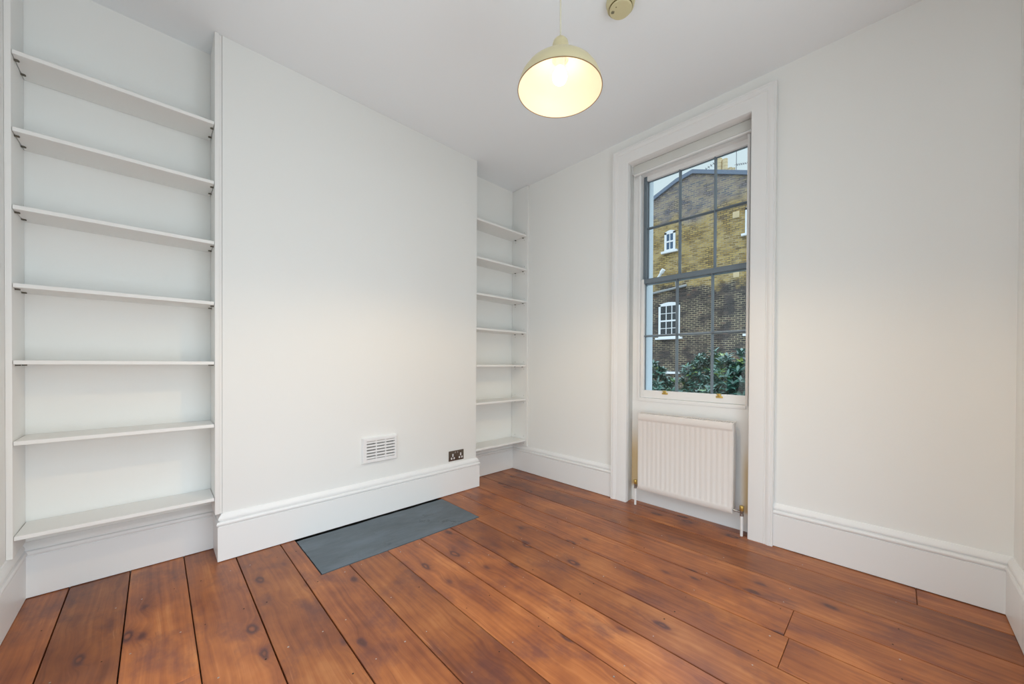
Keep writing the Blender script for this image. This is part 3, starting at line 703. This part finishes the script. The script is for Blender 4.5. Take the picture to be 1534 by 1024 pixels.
dk.build('vent_slots', mat('slot_dark', (0.12, 0.09, 0.02), 0.8), det)
gr_ = MB()
gd = Vector((-math.cos(0.75), -math.sin(0.75), 0)) 
for i in range(-3, 4):
    for j in range(-3, 4):
        if i*i+j*j <= 10: gr_.cyl((-0.031+i*0.0024, -0.018+j*0.0024, -0.0444), (-0.031+i*0.0024, -0.018+j*0.0024, -0.0452), 0.0010, seg=8)
gr_.build('sounder_grille', mat('grille_dark', (0.12, 0.12, 0.09), 0.8), det)
MB().cyl((-0.006, -0.030, -0.0444), (-0.006, -0.030, -0.0456), 0.0024, seg=12).build('indicator', mat('led_dark', (0.10, 0.08, 0.01), 0.5), det)

# ------------------------------------------------------------------ outside: gable house, chimney, aerial, shrubs
structure(MB().box(-30, 20, 2.96, 60, -1.25, -1.2).build('ground', M_GROUND, smooth=False))
FY = 17.0
hs = empty('brick_house', (-6.2, FY, -1.2), 'old stock-brick gable house seen through the window, sooty below and yellow above', 'house')
out = [(-12.0, -1.2), (-12.0, 6.9), (-9.6, 8.02), (-8.0, 8.80), (-6.92, 9.28), (-6.2, 9.44), (-4.1, 8.62), (-1.5, 7.4), (1.0, 6.2), (1.0, -1.2)]
hb_ = MB(); hb_.prism(out, FY, FY+7, 'y'); part(hb_, 'gable_wall', M_BRICK, hs, smooth=False).data
# object coords of the wall: x from -6.2, z from -1.2 (material uses z: shift back)
cp = MB()
top = [p for p in out if p[1] > 0]
cp.prism([(x, z) for x, z in top] + [(x, z+0.17) for x, z in top[::-1]], FY-0.07, FY+0.4, 'y'); part(cp, 'coping', M_COPING, hs, smooth=False)['label'] = 'blue-grey lead coping along the gable'
def far_window(x0, x1, z0, z1, nx, nz, pane, arch=True):
    fr = MB(); d = 0.05; yf = FY-0.03
    fr.box(x0, x0+0.10, yf, FY+0.06, z0, z1); fr.box(x1-0.10, x1, yf, FY+0.06, z0, z1)
    fr.box(x0+0.10, x1-0.10, yf, FY+0.06, z0, z0+0.08)
    n = 8; xa, xb = x0, x1; ar = 0.09 if arch else 0.0
    topc = [(xa+(xb-xa)*i/n, z1+ar*math.sin(PI*i/n)) for i in range(n+1)]
    fr.prism(topc + [(x1, z1-0.08), (x0, z1-0.08)], yf, FY+0.06, 'y')
    zm = (z0+z1)/2; fr.box(x0+0.1, x1-0.1, yf-0.005, FY, zm-0.035, zm+0.035)
    for i in range(1, nx): xx = x0+0.1+(x1-x0-0.2)*i/nx; fr.box(xx-0.018, xx+0.018, yf+0.005, FY, z0+0.08, z1-0.08)
    for j in range(1, nz):
        zz = z0+0.08+(z1-z0-0.16)*j/nz
        if abs(zz-zm) > 0.05: fr.box(x0+0.1, x1-0.1, yf+0.005, FY, zz-0.014, zz+0.014)
    wn = part(fr, 'window', M_EXTW, hs, smooth=False)
    g = MB(); g.box(x0+0.1, x1-0.1, yf+0.014, FY+0.003, z0+0.08, z1-0.06); subpart(g, 'pane', pane, wn, hs, smooth=False)
    s = MB(); s.box(x0-0.12, x1+0.12, FY-0.12, FY, z0-0.09, z0); subpart(s, 'sill', M_EXTW, wn, hs, smooth=False)
far_window(-7.68, -6.70, 2.29, 3.82, 3, 4, M_PANE2)
far_window(-7.43, -6.93, 6.26, 7.12, 2, 2, M_PANE)
far_window(-4.17, -3.2, 6.30, 7.32, 2, 2, M_PANE)
far_window(-4.08, -3.1, 2.29, 3.82, 3, 4, M_PANE2)
far_window(-10.9, -9.9, 2.29, 3.82, 3, 4, M_PANE2)
for (vx0, vx1, vz0, vz1) in ((-4.62, -4.38, 7.02, 7.28), (-4.58, -4.37, 4.60, 4.82)):
    q = MB(); q.box(vx0, vx1, FY-0.03, FY+0.01, vz0, vz1, bev=0.01)
    for k in range(4): zz = vz0+(vz1-vz0)*(k+0.7)/4.4; q.box(vx0+0.03, vx1-0.03, FY-0.036, FY-0.029, zz-0.008, zz+0.008)
    part(q, 'air_brick', M_POT, hs)['label'] = 'cream air brick'
q = MB(); q.tube([(-8.6, FY-0.06, 4.34), (-8.0, FY-0.06, 4.40), (-6.40, FY-0.06, 4.56)], 0.05, 10); q.tube([(-6.85, FY-0.06, 4.52), (-6.9, FY-0.08, 5.1)], 0.035, 8)
part(q, 'drain_pipe', M_PIPE, hs)
q = MB(); q.tube([(-7.72, FY-0.03, 5.00), (-7.60, FY-0.25, 5.06), (-7.42, FY-0.30, 5.28)], 0.06, 10); q.cyl((-7.44, FY-0.30, 5.24), (-7.32, FY-0.32, 5.38), 0.09, seg=12)
part(q, 'flue_pipe', M_EXTW, hs)
q = MB(); q.box(-8.3, -6.7, FY-0.12, FY, 0.62, 0.72); part(q, 'ledge', M_EXTW, hs, smooth=False)
st = MB(); st.box(-5.34, -4.58, FY+0.02, FY+0.40, 8.4, 8.98, bev=0.01)
sto = part(st, 'chimney_stack', M_COPING, hs)
for (px_, pz, pr, ph_) in ((-5.20, 8.97, 0.105, 0.80), (-4.985, 8.97, 0.105, 0.70), (-4.79, 8.92, 0.080, 0.30), (-4.665, 8.92, 0.066, 0.24)):
    pf = [(0, 0), (pr, 0)]
    nb = 5
    for k in range(nb): z_ = ph_*(k+0.5)/nb; pf += [(pr, z_), (pr*0.9, z_+0.012), (pr*0.9, z_+0.03), (pr, z_+0.042)]
    pf += [(pr, ph_-0.005), (pr*0.75, ph_), (pr*0.7, ph_-0.05), (0, ph_-0.05)]
    q = MB(); q.lathe(pf, (px_, FY+0.2, pz), 24); subpart(q, 'chimney_pot', M_POT, sto, hs)['label'] = 'ribbed cream chimney pot'
q = MB(); q.cyl((-4.56, FY+0.2, 8.6), (-4.56, FY+0.2, 9.98), 0.014, seg=8); q.tube([(-4.62, FY+0.15, 9.27), (-3.95, FY+0.15, 9.13)], 0.009, 6)
for i in range(8): xx = -4.52+i*0.075; zz = 9.25-i*0.0157; q.cyl((xx, FY+0.05, zz), (xx, FY+0.28, zz), 0.006, seg=6); q.cyl((xx, FY+0.15, zz-0.05+0.004*i), (xx, FY+0.15, zz+0.05-0.004*i), 0.007, seg=6)
part(q, 'television_aerial', M_ANT, hs)['label'] = 'thin grey aerial on a mast'
q = MB(); q.tube([(-5.98, FY+0.3, 9.50), (-5.38, FY+0.3, 9.73), (-5.30, FY+0.3, 9.0)], 0.009, 6)
for i in range(6): xx = -5.95+i*0.10; zz = 9.512+i*0.038; q.cyl((xx-0.02, FY+0.26, zz+0.04), (xx+0.02, FY+0.34, zz-0.04), 0.012, seg=6)
part(q, 'television_aerial', M_ANT, hs)['label'] = 'sloping toothed aerial'

def shrub(cx_, cy_, top_z, rx, ry, n, label, seed):
    R = random.Random(seed); base = -1.2
    root = empty('laurel_shrub', (cx_, cy_, base), label, 'shrub', 'evergreen shrubs outside the window')
    bm = bmesh.new(); lay = bm.loops.layers.float_color.new('tint'); st_ = MB()
    zc = top_z-0.75
    def leaf(p, d, nrm, ln_, wd, tint):
        d = d.normalized(); s = d.cross(nrm).normalized(); nn = s.cross(d).normalized()
        P = [p, p+d*ln_*0.3, p+d*ln_*0.65-nn*ln_*0.04, p+d*ln_-nn*ln_*0.14]
        W = [0.12, 0.9, 0.85, 0.0]
        Lr = []
        for q_, w_ in zip(P, W): Lr.append((bm.verts.new(q_-s*wd*w_+nn*wd*w_*0.35), bm.verts.new(q_), bm.verts.new(q_+s*wd*w_+nn*wd*w_*0.35)) if w_ > 0 else (bm.verts.new(q_),)*3)
        for a, b in zip(Lr, Lr[1:]):
            for u, v_ in ((0, 1), (1, 2)):
                vs = [a[u], a[v_], b[v_]] + ([b[u]] if b[u] is not b[v_] else [])
                f = bm.faces.new(vs); f.smooth = True
                for l in f.loops: l[lay] = (tint, tint, tint, 1)
    for i in range(n):
        th = R.uniform(0, 2*PI); ph = math.acos(R.uniform(-0.35, 1)); rr = R.uniform(0.72, 1.0)
        dirv = Vector((math.cos(th)*math.sin(ph), math.sin(th)*math.sin(ph), math.cos(ph)))
        lump = 1+0.22*noise.noise((dirv.x*2.2+seed, dirv.y*2.2, dirv.z*2.2))
        p = Vector((dirv.x*rx*rr*lump, dirv.y*ry*rr*lump, zc-base+dirv.z*0.75*rr*lump))
        ax = (dirv*0.6+Vector((R.uniform(-.4, .4), R.uniform(-.4, .4), 0.9))).normalized()
        k = R.randint(6, 9); a0 = R.uniform(0, 6.28); t0 = R.random()
        side = ax.orthogonal().normalized(); s2 = ax.cross(side)
        young = t0 > 0.86
        for j in range(k):
            a = a0+j*2.399; el = R.uniform(0.15, 0.9)
            dd = (side*math.cos(a)+s2*math.sin(a))*math.cos(el)+ax*math.sin(el)
            ti = min(1, max(0, (0.88 if young else 0.35)+R.uniform(-0.3, 0.2)))
            leaf(p+ax*j*0.006, dd, ax, R.uniform(0.085, 0.135), R.uniform(0.015, 0.022), ti)
        if i % 5 == 0:
            st_.cyl((p.x*0.25, p.y*0.25, max(0.3, p.z*0.45)), p, 0.008, 0.004, seg=5)
    for j in range(5):
        a = j*1.257; st_.cyl((0.1*math.cos(a), 0.1*math.sin(a), 0), (rx*0.35*math.cos(a), ry*0.35*math.sin(a), zc-base), 0.022, 0.01, seg=7)
    me = bpy.data.meshes.new('foliage'); bm.to_mesh(me); bm.free(); me.materials.append(M_LEAF)
    o = bpy.data.objects.new('foliage', me); COL.objects.link(o); o.parent = root
    st_.build('stems', M_BARK, root)
shrub(-2.74, 5.7, 1.00, 0.50, 0.5, 520, 'low dark green laurel shrub at the bottom left of the window view', 5)
shrub(-2.24, 7.0, 1.26, 0.44, 0.5, 480, 'tall blue-green laurel shrub behind the middle panes', 8)
shrub(-1.50, 5.7, 1.14, 0.42, 0.5, 480, 'broad glossy green laurel shrub behind the right-hand panes', 11)
